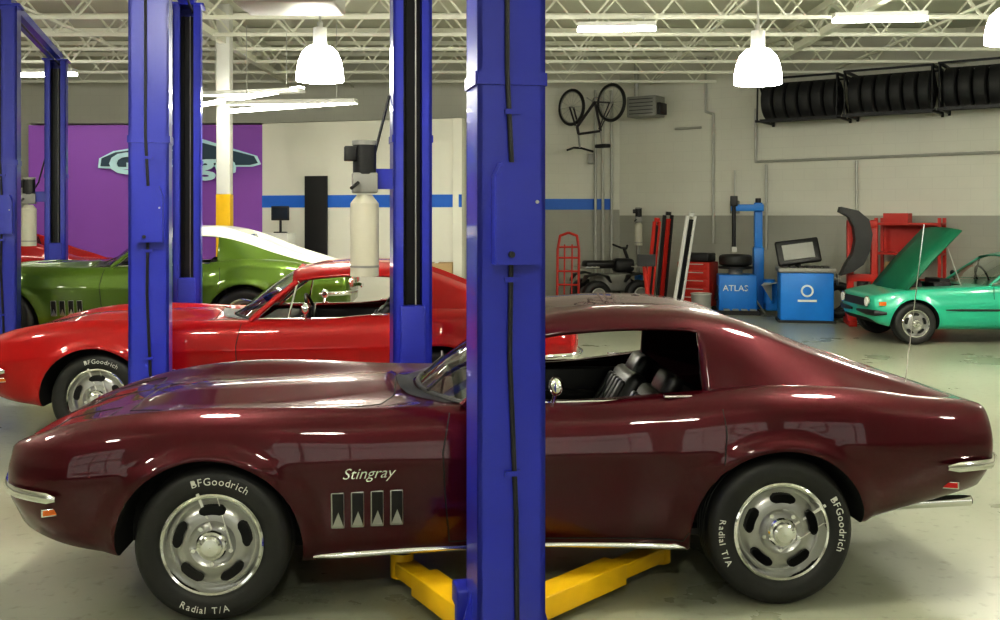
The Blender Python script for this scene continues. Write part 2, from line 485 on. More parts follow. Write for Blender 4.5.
def coupe(loc, rz, paint, roofpaint, name='sports_coupe', rearrot=75, scale=1.0):
    car = empty(name, loc, rz); car.scale = (scale,)*3
    def swap(me, table):
        me = me.copy()
        for i, m in enumerate(table): me.materials[i] = m
        return me
    b = link(bpy.data.objects.new('body', swap(BODY1, [paint, DARK])), car)
    r = link(bpy.data.objects.new('roof', swap(ROOF1, [paint, roofpaint])), car)
    smooth_sharp(r.data, 50)
    md = r.modifiers.new('t', 'SOLIDIFY'); md.thickness = .018; md.offset = -1
    bm = bmesh.new(); bm.from_mesh(BODY1); bvh = BVHTree.FromBMesh(bm); bm.free()
    glass_sheet(.87, .67, .885, .24, 1.39, .555, 1.264, .04, .090, GLASS, 'windshield', car)
    mb = MB()
    for s in (-1, 1):
        mb.path([(1.08, s*.675, .88), (1.25, s*.62, 1.03), (1.42, s*.562, 1.17)], .022, paint)
        mb.path([(1.10, s*.662, .88), (1.26, s*.606, 1.03), (1.43, s*.55, 1.165)], .017, CHROME)
        sweep(mb, [(x, s*.652, .893+.012*max(0, x-1.5)) for x in frange(1.1, 2.20, .1)], .014, .010, CHROME)
        sweep(mb, [(2.20, s*(.675-.095*t), .90+.29*t) for t in (0, .33, .66, 1)], .018, .012, BLACK)
        mb.cyl((1.36, s*.65, .89), (1.42, s*.565, 1.16), .009, CHROME, n=8)
    hp = [(1.39+.04*s*s, s*.555, 1.264-.090*s*s) for s in [i/6-1 for i in range(13)]]
    mb.path(hp, .016, paint)
    bp = [(.87+.24*s*s, s*.67, .892) for s in [i/6-1 for i in range(13)]]
    mb.path(bp, .014, BLACK)
    for s in (-.42, .12):
        mb.path([(.905+.1*s*s, s, .915), (1.00+.1*s*s, s+.16, .975), (1.00+.12*s*s, s+.36, .975)], .007, BLACK)
    mb.done('window_frame', car)
    V = []; F = []
    for i in range(13):
        s = i/6-1
        for dx in (-.10, -.015):
            x = .86+.24*s*s+dx; y = s*.60; V.append((x, y, proj_top(bvh, x, y).z+.004))
    for i in range(12): F.append((2*i, 2*i+1, 2*i+3, 2*i+2))
    mobj('cowl_vent', V, F, BLACK, car, True)
    mb = MB()
    mb.box((1.62, 0, .285), (1.2, 1.3, .03), VINYL)
    for s in (-1, 1):
        mb.box((1.63, s*.625, .59), (1.14, .04, .54), VINYL, bev=.015)
        mb.box((1.6, s*.585, .70), (.6, .06, .06), VINYL, bev=.02)
    mb.box((1.20, 0, .76), (.26, 1.22, .20), VINYL, bev=.05)
    mb.box((1.55, 0, .42), (.95, .24, .24), VINYL, bev=.05)
    mb.box((2.27, 0, .58), (.04, 1.28, .58), VINYL)
    mb.torus((0, 0, 0), .19, .013, VINYL, 'X', 32, 8)
    vs = [v for v in mb.bm.verts if abs(v.co.x) < .03 and .16 < v.co.length < .22]
    bmesh.ops.transform(mb.bm, matrix=Matrix.Translation((1.44, .34, .82)) @ Matrix.Rotation(rad(-20), 4, 'Y'), verts=vs)
    mb.cyl((1.25, .34, .77), (1.44, .34, .82), .025, VINYL)
    for a in (0, 120, 240):
        mb.cyl((1.44, .34, .82), (1.44, .34+.18*math.sin(rad(a)), .82-.18*math.cos(rad(a))), .01, SILVER, n=8)
    mb.cyl((1.5, .0, .5), (1.5, 0, .68), .008, CHROME); mb.sph((1.5, 0, .70), .022, BLACK)
    seat(mb, 1.60, -.33, .29); seat(mb, 1.60, .33, .29)
    mb.done('interior', car)
    V = [(2.41, -.36, 1.22), (2.41, .36, 1.22), (2.52, .36, .93), (2.52, -.36, .93)]
    mobj('rear_window', [(x+.012, y, z) for x, y, z in V], [(0, 1, 2, 3)], SCREEN, car)
    mb = MB()
    for s in (-1, 1):
        pts = [(-1.005, s*.10, .555), (-1.0, s*.30, .555), (-.995, s*.46, .553)]+[(x, s*(w_(x)+.014), .552-.05*max(0, x+.95)) for x in (-.955, -.91, -.86, -.81, -.76, -.70, -.66)]
        sweep(mb, pts, .014, .024, CHROME)
        sweep(mb, [(-.99, s*.12, .49), (-.98, s*.36, .49), (-.94, s*.50, .487), (-.88, s*.60, .485)], .008, .010, CHROME)
        pts = [(x, s*(w_(x)+.012), .60) for x in (3.28, 3.34, 3.40, 3.46, 3.52)]+[(3.60, s*.64, .60), (3.64, s*.5, .60), (3.645, s*.25, .60)]
        sweep(mb, pts, .016, .024, CHROME)
        sweep(mb, [(x, s*(w_(x)-.09), .245) for x in frange(.42, 2.1, .1)], .012, .014, CHROME)
        mb.cyl((3.0, s*.46, .33), (3.56, s*.50, .36), .028, CHROME, n=16)
        mb.cyl((3.54, s*.50, .359), (3.565, s*.50, .3602), .022, DARK, n=16)
        p = proj_side(bvh, 1.50, .84, s)
        mb.cyl((1.49, p.y-s*.05, .87), (1.50, p.y+s*.0, .955), .013, CHROME, r2=.008, n=10)
        mb.sph((1.50, p.y, .975), .05, CHROME, sc=(.7, 1.0, .85))
        p = proj_top(bvh, 2.06, s*.71)
        mb.box((2.06, s*.715, p.z+.002), (.13, .028, .012), CHROME, bev=.004)
        for (mx, mz, mm) in ((-.69, .47, AMBER), (3.33, .50, REDLENS)):
            p = proj_side(bvh, mx, mz, s)
            R = Matrix.Rotation(rad(s*-24 if mx < 0 else s*18), 4, 'Z')
            mb.box(p, (.09, .016, .035), CHROME, R, .004)
            mb.box(p+Vector((0, s*.003, 0)), (.075, .016, .024), mm, R, .003)
        for i in range(4):
            vx = .53+i*.085
            p = proj_side(bvh, vx, .46, s); p2 = proj_side(bvh, vx, .53, s)
            tl = math.atan2(abs(p2.y)-abs(p.y), .07)
            tilt = Matrix.Rotation(-s*tl, 4, 'X')
            mb.box(p+Vector((0, -s*.004, 0)), (.058, .018, .165), SILVER, tilt, .005)
            mb.box(p+Vector((.002, s*.001, .002)), (.048, .014, .153), SEAM, tilt, .003)
            pts = [tilt @ Vector(q) for q in ((-.022, s*.009, -.072), (.026, s*.009, -.072), (.004, s*.011, -.005))]
            mb.poly([p+q for q in pts], SILVER, Vector((0, -s*.008, 0)))
        for yy in (.36, .54):
            mb.cyl((3.56, s*yy, .70), (3.592, s*yy, .70), .062, CHROME, n=24)
            mb.cyl((3.58, s*yy, .70), (3.598, s*yy, .70), .052, REDLENS, n=24)
    for k in range(5): mb.box((-.98, 0, .445+.016*k), (.02, .5+.06*k, .007), SILVER)
    mb.done('chrome_trim', car)
    mb = MB()
    def dens(pts, st):
        out = []
        for (a, b) in zip(pts[:-1], pts[1:]):
            nn = max(2, int(math.hypot(b[0]-a[0], b[1]-a[1])/st))
            for k in range(nn): out.append((a[0]+(b[0]-a[0])*k/nn, a[1]+(b[1]-a[1])*k/nn))
        return out+[pts[-1]]
    def seam_side(pts, s): mb.path([proj_side(bvh, x, z, s) for x, z in dens(pts, .04)], .0035, SEAM, n=6)
    def seam_top(pts): mb.path([proj_top(bvh, x, y) for x, y in dens(pts, .05)], .0035, SEAM, n=6)
    for s in (-1, 1):
        seam_side([(1.02, .86), (.99, .7), (1.0, .5), (1.02, .28)], s)
        seam_side([(2.24, .88), (2.25, .78), (2.23, .62), (2.15, .45), (2.07, .28)], s)
        seam_side([(1.02, .28), (1.5, .28), (2.07, .28)], s)
        seam_top([(-.80, s*.24), (-.80, s*.54), (-.55, s*.58), (-.55, s*.24), (-.80, s*.24)])
        seam_top([(-.48, 0), (-.48, s*.36), (-.2, s*.42), (.70, s*.46), (.76, s*.3), (.76, 0)])
    mb.done('panel_seams', car)
    if paint is MAROON:
        me = text_mesh('Stingray', .070, .001); mb = MB()
        sh = Matrix.Identity(4); sh[0][1] = .35
        T = Matrix.Translation((.55, 0, .60)) @ Matrix.Rotation(rad(90), 4, 'X') @ sh
        vs = mb.mesh(me, T, CHROME)
        for v in vs: v.co.y = proj_side(bvh, v.co.x, v.co.z, -1).y-.003+v.co.y
        mb.done('badge', car)
        mb = MB(); q = proj_top(bvh, 3.22, -.52)
        mb.cyl(q, q+Vector((0, 0, .03)), .014, CHROME); mb.cyl(q, q+Vector((.10, 0, .82)), .0028, CHROME, n=6)
        mb.done('antenna', car)
    for i, (wx, s, ro) in enumerate(((0, -1, 0), (2.5, -1, rearrot), (0, 1, 30), (2.5, 1, 10))):
        w = bpy.data.objects.new('wheel_%d' % (i+1), WHEEL); link(w, car)
        w.location = (wx, s*.845, .335)
        w.rotation_euler = (0, rad(ro), 0 if s < 0 else math.pi)
    return car

coupe((-1.295, 5.125, 0), 4.1, MAROON, MAROON)
coupe((-3.14, 8.50, 0), 4.1, RED, RED, scale=1.04)
coupe((-5.40, 11.55, .27), 3.5, GREEN, CREAM, scale=1.03)
coupe((-9.55, 15.0, .2), 3.5, RED, RED)

# --- small mint hatchback with open bonnet
w2 = tab((-.54, .52), (-.51, .64), (-.42, .70), (-.1, .755), (.4, .77), (1.5, .79), (2.5, .775), (3.2, .72), (3.3, .64))
zt2 = tab((-.54, .60), (-.51, .64), (-.42, .665), (0, .73), (.6, .765), (1.2, .79), (2.2, .82), (3.1, .83), (3.3, .80))
zb2 = tab((-.54, .34), (-.42, .26), (0, .2), (2.6, .2), (3.3, .34))
def T2(x):
    w = w2(x); t = zt2(x); b = zb2(x)
    return [(0, b), (w-.12, b), (w-.04, b+.06), (w, b+.55*(t-b)), (w-.02, b+.72*(t-b)), (w-.05, b+.92*(t-b)), (w-.09, t), (w*.6, t+.01), (0, t+.015)]
BODY2 = body_loft('hatch_body', T2, [-.54, -.53, -.515]+frange(-.50, 3.26, .04)+[3.28, 3.3], [(0, .29), (2.40, .29)], .32, (-.14, .78, 43), n=6, flare=.015)
zt3 = tab((1.45, 1.17), (1.7, 1.215), (2.1, 1.22), (2.6, 1.14), (3.1, .92), (3.2, .85))
def R2(x):
    zt = zt3(x); zr = zt-.06; yr = .56
    return [(.69, .82), (yr, max(.83, zr)), (yr-.05, max(.84, zt-.025)), (.3, zt), (.15, zt+.005), (0, zt+.008)]
ROOF2 = roof_loft('hatch_roof', R2, frange(1.45, 3.2, .05), [(0, 2.12, 'del'), (2.2, 2.75, 'glass')])
def hatch(loc, rz):
    car = empty('hatchback_car', loc, rz)
    BODY2.materials[0] = MINT; BODY2.materials[1] = DARK
    link(bpy.data.objects.new('body', BODY2), car)
    ROOF2.materials[0] = MINT; ROOF2.materials[1] = MINT; smooth_sharp(ROOF2, 40)
    link(bpy.data.objects.new('roof', ROOF2), car)
    glass_sheet(.92, .66, .785, .12, 1.46, .55, 1.178, .04, .05, GLASS, 'windshield', car)
    mb = MB()
    for s in (-1, 1):
        mb.path([(1.04, s*.665, .79), (1.49, s*.56, 1.125)], .022, MINT)
        mb.path([(1.46, s*.67, .80), (1.49, s*.57, 1.11)], .012, BLACK)
        sweep(mb, [(x, s*.70, .82) for x in frange(1.05, 3.1, .2)], .012, .008, CHROME)
        sweep(mb, [(-.56, s*.1, .42), (-.56, s*.5, .42), (-.51, s*.66, .42), (-.38, s*.735, .42)], .025, .04, BLACK)
        mb.cyl((-.54, s*.47, .56), (-.565, s*.47, .56), .075, CHROME, n=24); mb.cyl((-.56, s*.47, .56), (-.572, s*.47, .56), .062, WHITE, n=24)
        mb.box((-.43, s*.712, .55), (.10, .03, .05), AMBER, Matrix.Rotation(rad(s*-15), 4, 'Z'), .005)
        sweep(mb, [(x, s*(w2(x)+.004), .47) for x in frange(.4, 1.95, .2)], .010, .015, BLACK)
        mb.box((2.2, s*.775, .68), (.12, .02, .025), CHROME)
        mb.cyl((1.2, s*.74, .80), (1.2, s*.80, .86), .012, BLACK); mb.sph((1.2, s*.81, .88), .06, BLACK, sc=(.5, 1, .75))
        mb.path([(1.05, s*.755, .78), (1.05, s*.77, .5), (1.08, s*.745, .26)], .004, SEAM, n=6); mb.path([(2.15, s*.755, .80), (2.2, s*.785, .5), (2.1, s*.745, .26)], .004, SEAM, n=6)
    mb.path([(1.46+.04*q*q, q*.55, 1.178-.05*q*q) for q in (-1, -.5, 0, .5, 1)], .015, MINT)
    mb.box((-.555, 0, .55), (.02, .75, .11), BLACK)
    mb.box((.25, 0, .52), (.50, .35, .35), GREYM, bev=.03); mb.cyl((.15, .1, .72), (.4, .1, .72), .11, BLACK); mb.box((.2, 0, .28), (.9, 1.0, .04), DARK)
    mb.box((-.10, 0, .50), (.05, .8, .34), BLACK); mb.box((.50, -.35, .70), (.24, .18, .24), BLACK, bev=.01); mb.box((.66, .1, .76), (.16, .5, .18), BLACK, bev=.02)
    mb.done('trim', car)
    mb = MB()
    R = Matrix.Translation((-.12, 0, .72)) @ Matrix.Rotation(rad(-47), 4, 'Y')
    V = []
    for x, z in ((0, 0), (.55, .03), (1.14, .02)):
        for y in (-.64, -.3, 0, .3, .64): V.append(R @ Vector((x, y, z+.02-.05*(y/.64)**2)))
    F = [(i*5+j, i*5+j+1, i*5+j+6, i*5+j+5) for i in range(2) for j in range(4)]
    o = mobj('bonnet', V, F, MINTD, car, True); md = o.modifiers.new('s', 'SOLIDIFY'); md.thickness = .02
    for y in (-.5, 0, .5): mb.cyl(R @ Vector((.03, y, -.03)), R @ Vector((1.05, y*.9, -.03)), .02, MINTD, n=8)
    mb.cyl(R @ Vector((1.02, -.52, -.03)), R @ Vector((1.02, .52, -.03)), .02, MINTD, n=8)
    mb.cyl((.74, -.5, .74), R @ Vector((.9, -.52, -.02)), .008, LGREY, n=6)
    mb.done('bonnet_frame', car)
    mb = MB(); mb.box((1.7, 0, .3), (1.3, 1.2, .04), VINYL); mb.box((1.22, 0, .70), (.22, 1.2, .16), VINYL, bev=.04); seat(mb, 1.65, -.33, .32); seat(mb, 1.65, .33, .32)
    mb.torus((0, 0, 0), .18, .013, VINYL, 'X', 24, 8)
    vs = [v for v in mb.bm.verts if abs(v.co.x) < .03 and v.co.length < .21]
    bmesh.ops.transform(mb.bm, matrix=Matrix.Translation((1.42, .34, .84)) @ Matrix.Rotation(rad(-20), 4, 'Y'), verts=vs)
    mb.done('interior', car)
    for i, (wx, s) in enumerate(((0, -1), (2.40, -1), (0, 1), (2.40, 1))):
        w = bpy.data.objects.new('wheel_%d' % (i+1), WHEELS); link(w, car)
        w.location = (wx, s*.76, .285); w.rotation_euler = (0, 0, 0 if s < 0 else math.pi)
hatch((5.60, 14.22, 0), 0)

# ---------------------------------------------------------------- two-post lifts
def power_unit(mb, x, y, z, s=1.):
    mb.cyl((x, y, z), (x, y, z+.50*s), .098*s, PLASTW, n=24)
    mb.cyl((x, y, z+.50*s), (x, y, z+.56*s), .098*s, PLASTW, r2=.05*s, n=24)
    mb.cyl((x, y, z+.06*s), (x, y, z+.075*s), .101*s, GREYM, n=24)
    mb.box((x, y, z+.64*s), (.17*s, .15*s, .14*s), GREYM, bev=.01)
    mb.cyl((x, y, z+.70*s), (x, y, z+.90*s), .08*s, BLACKM, n=20)
    mb.cyl((x, y, z+.90*s), (x, y, z+.93*s), .085*s, GREYM, n=20)
    mb.box((x-.10*s, y-.02, z+.84*s), (.08*s, .10*s, .10*s), BLACK, bev=.008)
    mb.cyl((x-.05, y-.09, z+.64*s), (x-.10, y-.14, z+.60*s), .012, BLACK)

def lift(near, far, arms_near, arms_far, az=.10, H=3.86, unit=True, carz=.3, nearbox=True):
    d = Vector((far[0]-near[0], far[1]-near[1])); L = d.length
    rz = math.degrees(math.atan2(d.y, d.x))-90
    e = empty('two_post_lift', (near[0], near[1], 0), rz)
    W = .27; D = .24; t = .02
    for idx, (y0, sg) in enumerate(((0, 1), (L, -1))):
        mb = MB()
        mb.box((0, y0-sg*(D/2-t/2), H/2), (W, t, H), BLUE)
        for s in (-1, 1):
            mb.box((s*(W/2-t/2), y0, H/2), (t, D, H), BLUE)
            mb.box((s*(W/2-.035), y0+sg*(D/2-t/2), H/2), (.07, t, H), BLUE)
        mb.box((0, y0, .012), (.42, .44, .024), BLUE)
        for s in (-1, 1):
            for q in (-1, 1): mb.cyl((s*.17, y0+q*.18, .02), (s*.17, y0+q*.18, .05), .016, LGREY, n=6)
            mb.poly([(s*(W/2), y0, .02), (s*(W/2+.07), y0, .02), (s*(W/2), y0, .25)], BLUE, Vector((0, .015, 0)))
        mb.box((0, y0, H+.01), (W+.06, D+.06, .02), BLUE)
        mb.box((0, y0-sg*(D/2+.004), 2.28), (W, .008, .05), BLUE)
        for s in (-1, 1): mb.box((s*(W/2+.004), y0, 2.28), (.008, D, .05), BLUE)
        mb.box((0, y0-sg*.04, H/2+.2), (.13, .10, H-.6), BLACKM)
        mb.cyl((.03, y0+sg*.05, .8), (.03, y0+sg*.05, H-.1), .006, LGREY, n=6)
        mb.cyl((-.035, y0+sg*.04, .4), (-.035, y0+sg*.04, H-.1), .008, BLACK, n=6)
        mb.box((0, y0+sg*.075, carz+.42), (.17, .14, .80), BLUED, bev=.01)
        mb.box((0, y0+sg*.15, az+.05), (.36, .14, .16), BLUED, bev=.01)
        mb.done('post_%d' % (idx+1), e)
        mb = MB(); yb = y0-sg*(D/2+.012)
        xx = [-.02, -.02, .0, -.01, .015, .02]
        zz = [H-.05, 2.3, 1.9, 1.2, .6, .05]
        mb.path([(x, yb, z) for x, z in zip(xx, zz)], .010, BLACK, n=8)
        for z in (2.15, 1.5, .75): mb.box((0, yb-sg*.004, z), (.06, .012, .02), BLUE)
        if nearbox and sg > 0:
            yc = y0-sg*(D/2+.05)
            pts = [(-.08, 1.56), (.10, 1.56), (.10, 1.88), (.075, 1.95), (-.055, 1.95), (-.08, 1.90)]
            mb.poly([(x, yc-.03, z) for x, z in pts], BLUE, Vector((0, .085, 0)))
            mb.cyl((-.02, yc-.03, 1.60), (-.02, yc-.05, 1.60), .012, BLACK)
            mb.cyl((.08, yc-.035, 1.80), (.08, yc-.045, 1.80), .007, LGREY, n=8)
        mb.done('hose_and_cover_%d' % (idx+1), e)
    Mi = Matrix.Rotation(-rad(rz), 3, 'Z')
    mb = MB()
    mb.box((0, L/2, H+.06), (.16, L+.2, .09), BLUE); mb.cyl((.05, 0, H-.05), (.05, L, H-.05), .012, BLACK, n=8)
    mb.done('overhead_beam', e)
    mb = MB()
    for y0, sg, arms in ((0, 1, arms_near), (L, -1, arms_far)):
        for k, (ax, ay) in enumerate(arms):
            p = Mi @ Vector((ax-near[0], ay-near[1], 0)); st = Vector(((-.12 if p.x < 0 else .12), y0+sg*.16, 0))
            v = p-st; ln = v.length; v.normalize(); ang = math.atan2(v.y, v.x); R = Matrix.Rotation(ang, 4, 'Z')
            mb.box(st+v*ln*.32+Vector((0, 0, az)), (ln*.64, .13, .10), YELLOW, R, .006)
            mb.box(st+v*ln*.72+Vector((0, 0, az)), (ln*.56, .095, .07), YELLOW, R, .006)
            mb.cyl(p+Vector((0, 0, az-.045)), p+Vector((0, 0, az+.07)), .055, YELLOW, n=20)
            mb.cyl(p+Vector((0, 0, az+.07)), p+Vector((0, 0, az+.10)), .06, BLACK, n=20)
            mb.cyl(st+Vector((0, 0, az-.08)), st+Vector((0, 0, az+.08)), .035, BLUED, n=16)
    mb.done('swing_arms', e)
    if unit:
        mb = MB(); power_unit(mb, -.33, L-.10, 1.33, 1.0)
        mb.box((-.20, L-.06, 2.0), (.16, .06, .14), BLUE); mb.path([(-.33, L, 2.0), (-.24, L+.1, 2.2), (-.14, L+.1, 2.6)], .01, BLACK)
        mb.done('power_unit', e)
lift((.02, 4.0), (-.63, 7.05), [(-.46, 4.70), (.78, 4.90)], [(-1.1, 6.3), (.5, 6.35)])
lift((-2.48, 7.1), (-3.17, 10.15), [(-3.0, 7.75), (-2.0, 7.9)], [(-3.6, 9.2), (-2.4, 9.3)], unit=False)
lift((-5.03, 10.15), (-6.1, 13.75), [(-4.9, 10.9), (-3.9, 11.0)], [(-5.4, 12.5), (-4.2, 12.5)], az=.37, carz=.55)

# ---------------------------------------------------------------- room shell
def wall(name, p, q, h, mat, th=.15, z0=0, sgn=1):
    d = Vector((q[0]-p[0], q[1]-p[1])); L = d.length
    V = [(0, 0, 0), (L, 0, 0), (L, sgn*th, 0), (0, sgn*th, 0), (0, 0, h), (L, 0, h), (L, sgn*th, h), (0, sgn*th, h)]
    F = [(0, 3, 2, 1), (4, 5, 6, 7), (0, 1, 5, 4), (1, 2, 6, 5), (2, 3, 7, 6), (3, 0, 4, 7)]
    o = mobj(name, V, F, mat); o.location = (p[0], p[1], z0); o.rotation_euler = (0, 0, math.atan2(d.y, d.x))
    bm = bmesh.new(); bm.from_mesh(o.data); bmesh.ops.recalc_face_normals(bm, faces=bm.faces); bm.to_mesh(o.data); bm.free()
    return o
H = 4.9
wall('wall_back', (-14, 20.5), (2.45, 20.5), H, WALLB)
wall('wall_right', (2.45, 20.5), (12, 13.914), H, WALLM)
wall('wall_side', (12, 13.914), (12, -5), H, WALLM)
wall('wall_front', (12, -5), (-14, -5), H, WALLM)
wall('wall_left', (-14, -5), (-14, 20.5), H, WALLM)
mobj('floor', [(-14, -5, 0), (12, -5, 0), (12, 20.5, 0), (-14, 20.5, 0)], [(0, 1, 2, 3)], FLOORM)
mobj('ceiling', [(-14, -5, H), (12, -5, H), (12, 20.5, H), (-14, 20.5, H)], [(0, 3, 2, 1)], DECK)
wall('wall_purple', (-8.3, 17.6), (-4.16, 17.5), 3.33, PURPLE)
wall('wall_office', (-4.16, 17.5), (-.63, 16.5), 3.35, OFFM)
wall('wall_office_side', (-.63, 16.5), (-.45, 20.5), 3.35, OFFM)
mobj('trim_1', [(-8.3, 17.6, 3.36), (-4.16, 17.5, 3.36), (-.63, 16.5, 3.36), (-.45, 20.5, 3.36), (-8.3, 20.5, 3.36)], [(0, 1, 2, 3, 4)], OFFM)
d = Vector((3.53, -1.0, 0)).normalized(); nrm = Vector((d.y, -d.x, 0))
def strip(name, p, q, z0, z1, off, mat):
    p = Vector((*p, 0)); q = Vector((*q, 0)); dd = (q-p).normalized(); n = Vector((dd.y, -dd.x, 0))*off
    V = [p+Vector((0, 0, z0)), q+Vector((0, 0, z0)), q+Vector((0, 0, z1)), p+Vector((0, 0, z1))]
    V += [v+n for v in V]
    return mobj(name, V, [(0, 1, 2, 3), (4, 7, 6, 5), (0, 4, 5, 1), (1, 5, 6, 2), (2, 6, 7, 3), (3, 7, 4, 0)], mat)
strip('trim_2', (-4.16, 17.5), (-.63, 16.5), 1.88, 2.09, .012, STRIPE)
strip('trim_3', (-.45, 20.5), (2.3, 20.5), 1.86, 2.08, .012, STRIPE)
P0 = Vector((-4.16, 17.5, 0))
mb = MB()
a = P0+d*.84+nrm*.02; b = P0+d*1.26+nrm*.02
mb.poly([a, b, b+Vector((0, 0, 2.42)), a+Vector((0, 0, 2.42))], BLACK, nrm*.03)
mb.cyl(b-d*.08+nrm*.06+Vector((0, 0, 1.0)), b-d*.08+nrm*.09+Vector((0, 0, 1.0)), .03, LGREY)
mb.done('door_1')
mb = MB(); mb.box((-3.78, 16.75, .55), (.9, .5, 1.1), PURPLE, Matrix.Rotation(rad(-15.8), 4, 'Z')); mb.box((-3.78, 16.75, 1.13), (1.0, .6, .05), WHITE, Matrix.Rotation(rad(-15.8), 4, 'Z'), .01)
mb.box((-3.72, 16.77, 1.30), (.5, .3, .30), WHITE, Matrix.Rotation(rad(-15.8), 4, 'Z'), .01); mb.done('reception_counter')
mb = MB(); mb.box((-3.68, 16.75, 1.78), (.30, .04, .24), BLACK, bev=.01); mb.box((-3.68, 16.727, 1.78), (.25, .01, .19), SCREEN); mb.cyl((-3.68, 16.77, 1.46), (-3.68, 16.77, 1.7), .02, BLACK); mb.box((-3.68, 16.77, 1.46), (.2, .16, .02), BLACK, bev=.005); mb.done('computer_monitor')
e = empty('garage_logo_sign', (-5.62, 17.46, 2.72), -1.4)
mb = MB()
car_out = [(-1.42, -.14), (-1.40, .02), (-1.15, .14), (-.75, .20), (-.45, .33), (-.05, .38), (.35, .36), (.75, .24), (1.1, .14), (1.38, .06), (1.45, -.08), (1.30, -.12), (-.2, -.12), (-.9, -.16)]
BG = M('sign_dark_teal', (.012, .05, .09), .4, noise=.05); LB = M('sign_light_blue', (.62, .90, .98), .4, noise=.05)
mb.poly([(x*1.0, .012, z*1.06) for x, z in car_out], LB, Vector((0, .02, 0)))
mb.poly([(x*.965, .0, z*.86+.005) for x, z in car_out], BG, Vector((0, .03, 0)))
T = Matrix.Translation((-1.22, -.014, -.24)) @ Matrix.Rotation(rad(90), 4, 'X')
mb.mesh(text_mesh('Garage', .56, .012, .018), T @ Matrix.Diagonal((1.38, .90, 1, 1)), LB)
T = Matrix.Translation((-.45, -.014, .15)) @ Matrix.Rotation(rad(90), 4, 'X')
mb.mesh(text_mesh('Bob\'s', .22, .012), T @ Matrix.Diagonal((1.2, 1, 1, 1)), LB)
mb.done('sign_panel', e)
mb = MB(); mb.box((-4.13, 15.0, 3.48), (.20, .20, 2.84), WHITE, bev=.01); mb.box((-4.13, 15.0, 1.03), (.21, .21, 2.06), YELLOW, bev=.01); mb.box((-4.13, 15, .01), (.4, .4, .02), GREYM); mb.done('steel_column')

# ceiling joists (open web)
mb = MB()
def bar(p, q, w):
    p = Vector(p); q = Vector(q); dd = (q-p).normalized(); u = dd.cross(Vector((0, 0, 1)))
    if u.length < .01: u = Vector((1, 0, 0))
    u.normalize(); v = u.cross(dd).normalized(); h = w/2
    c = [p+u*h+v*h, p-u*h+v*h, p-u*h-v*h, p+u*h-v*h, q+u*h+v*h, q-u*h+v*h, q-u*h-v*h, q+u*h-v*h]
    vs = [mb.bm.verts.new(x) for x in c]; k = mb.mi(JOIST)
    for f in ((0, 1, 2, 3), (7, 6, 5, 4), (0, 4, 5, 1), (1, 5, 6, 2), (2, 6, 7, 3), (3, 7, 4, 0)):
        mb.bm.faces.new([vs[i] for i in f]).material_index = k
y = .5
while y < 20.3:
    xr = 11.9 if y < 13.9 else 2.45+(20.5-y)*1.45-.1
    bar((-13.9, y, 4.84), (xr, y, 4.84), .07); bar((-13.9, y, 4.32), (xr, y, 4.32), .05)
    x = -13.9; up = True
    while x+.42 < xr:
        bar((x, y, 4.32 if up else 4.82), (x+.42, y, 4.82 if up else 4.32), .024); up = not up; x += .42
    y += 1.25
for x in (-12, -9, -6, -3, 0, 3, 6, 9):
    ye = 20.4 if x < 2.4 else 20.5-(x-2.45)/1.45-.2
    bar((x, 0, 4.36), (x, ye, 4.36), .035)
for x, z in ((-4.13, 4.45), (4.6, 4.45)):
    ye = 20.4 if x < 2.4 else 18.6
    bar((x, -4.5, z+.25), (x, ye, z+.25), .10); bar((x, -4.5, z-.1), (x, ye, z-.1), .10)
    y = -4.5; up = True
    while y+.8 < ye: bar((x, y, z-.1 if up else z+.25), (x, y+.8, z+.25 if up else z-.1), .05); y += .8; up = not up
mb.done('ceiling_joists')

# ---------------------------------------------------------------- lamps
def bell(x, y, z, power=150, s=1.0):
    e = empty('high_bay_lamp', (x, y, z))
    mb = MB()
    mb.spin([(.235*s, -.19*s), (.232*s, -.10*s), (.215*s, 0), (.18*s, .09*s), (.12*s, .15*s), (.07*s, .17*s)], LAMPG, axis='Z', n=32)
    mb.done('shade', e)
    mb = MB(); mb.cyl((0, 0, .16*s), (0, 0, .34*s), .07*s, LGREY); mb.cyl((0, 0, .34*s), (0, 0, .40*s), .03*s, LGREY)
    mb.cyl((0, 0, .4*s), (0, 0, 4.85-z), .012, LGREY, n=8); mb.done('ballast', e)
    ld = bpy.data.lights.new('bulb', 'POINT'); ld.energy = power; ld.color = (1, .96, .82); ld.shadow_soft_size = .10
    lo = bpy.data.objects.new('bulb', ld); lo.location = (0, 0, -.14*s); link(lo, e)
for (x, y, z, p) in ((-1.8, 10, 3.28, 120), (2.58, 10, 3.25, 120), (5.1, 10, 3.66, 120), (-1.8, 4.6, 3.7, 65), (2.6, 4.6, 3.7, 65), (-6.2, 5.5, 3.7, 80), (0.4, -.5, 3.7, 55), (-5, 0, 3.7, 55), (7, 2.5, 3.7, 70), (-9, 10, 3.7, 120), (8.5, 9.5, 3.9, 110)):  # lamps beyond the frame are unseen ones, added to light the room
    bell(x, y, z, p)
def tube_light(p, q, n='fluorescent_light'):
    p = Vector(p); q = Vector(q); mb = MB(); dd = (q-p).normalized(); u = Vector((-dd.y, dd.x, 0))
    ang = math.atan2(dd.y, dd.x); R = Matrix.Rotation(ang, 4, 'Z')
    mb.box((p+q)/2+Vector((0, 0, .06)), ((q-p).length, .18, .06), WHITE, R, .01)
    for s in (-.05, .05): mb.cyl(p+u*s, q+u*s, .02, TUBE, n=10)
    for t in (.15, .85): c = p.lerp(q, t); mb.cyl(c+Vector((0, 0, .08)), (c.x, c.y, 4.285), .006, LGREY, n=6)
    mb.done(n)
tube_light((-4.3, 14.35, 3.33), (-2.75, 13.9, 3.52)); tube_light((-3.65, 13.4, 3.14), (-1.9, 13.2, 3.24))
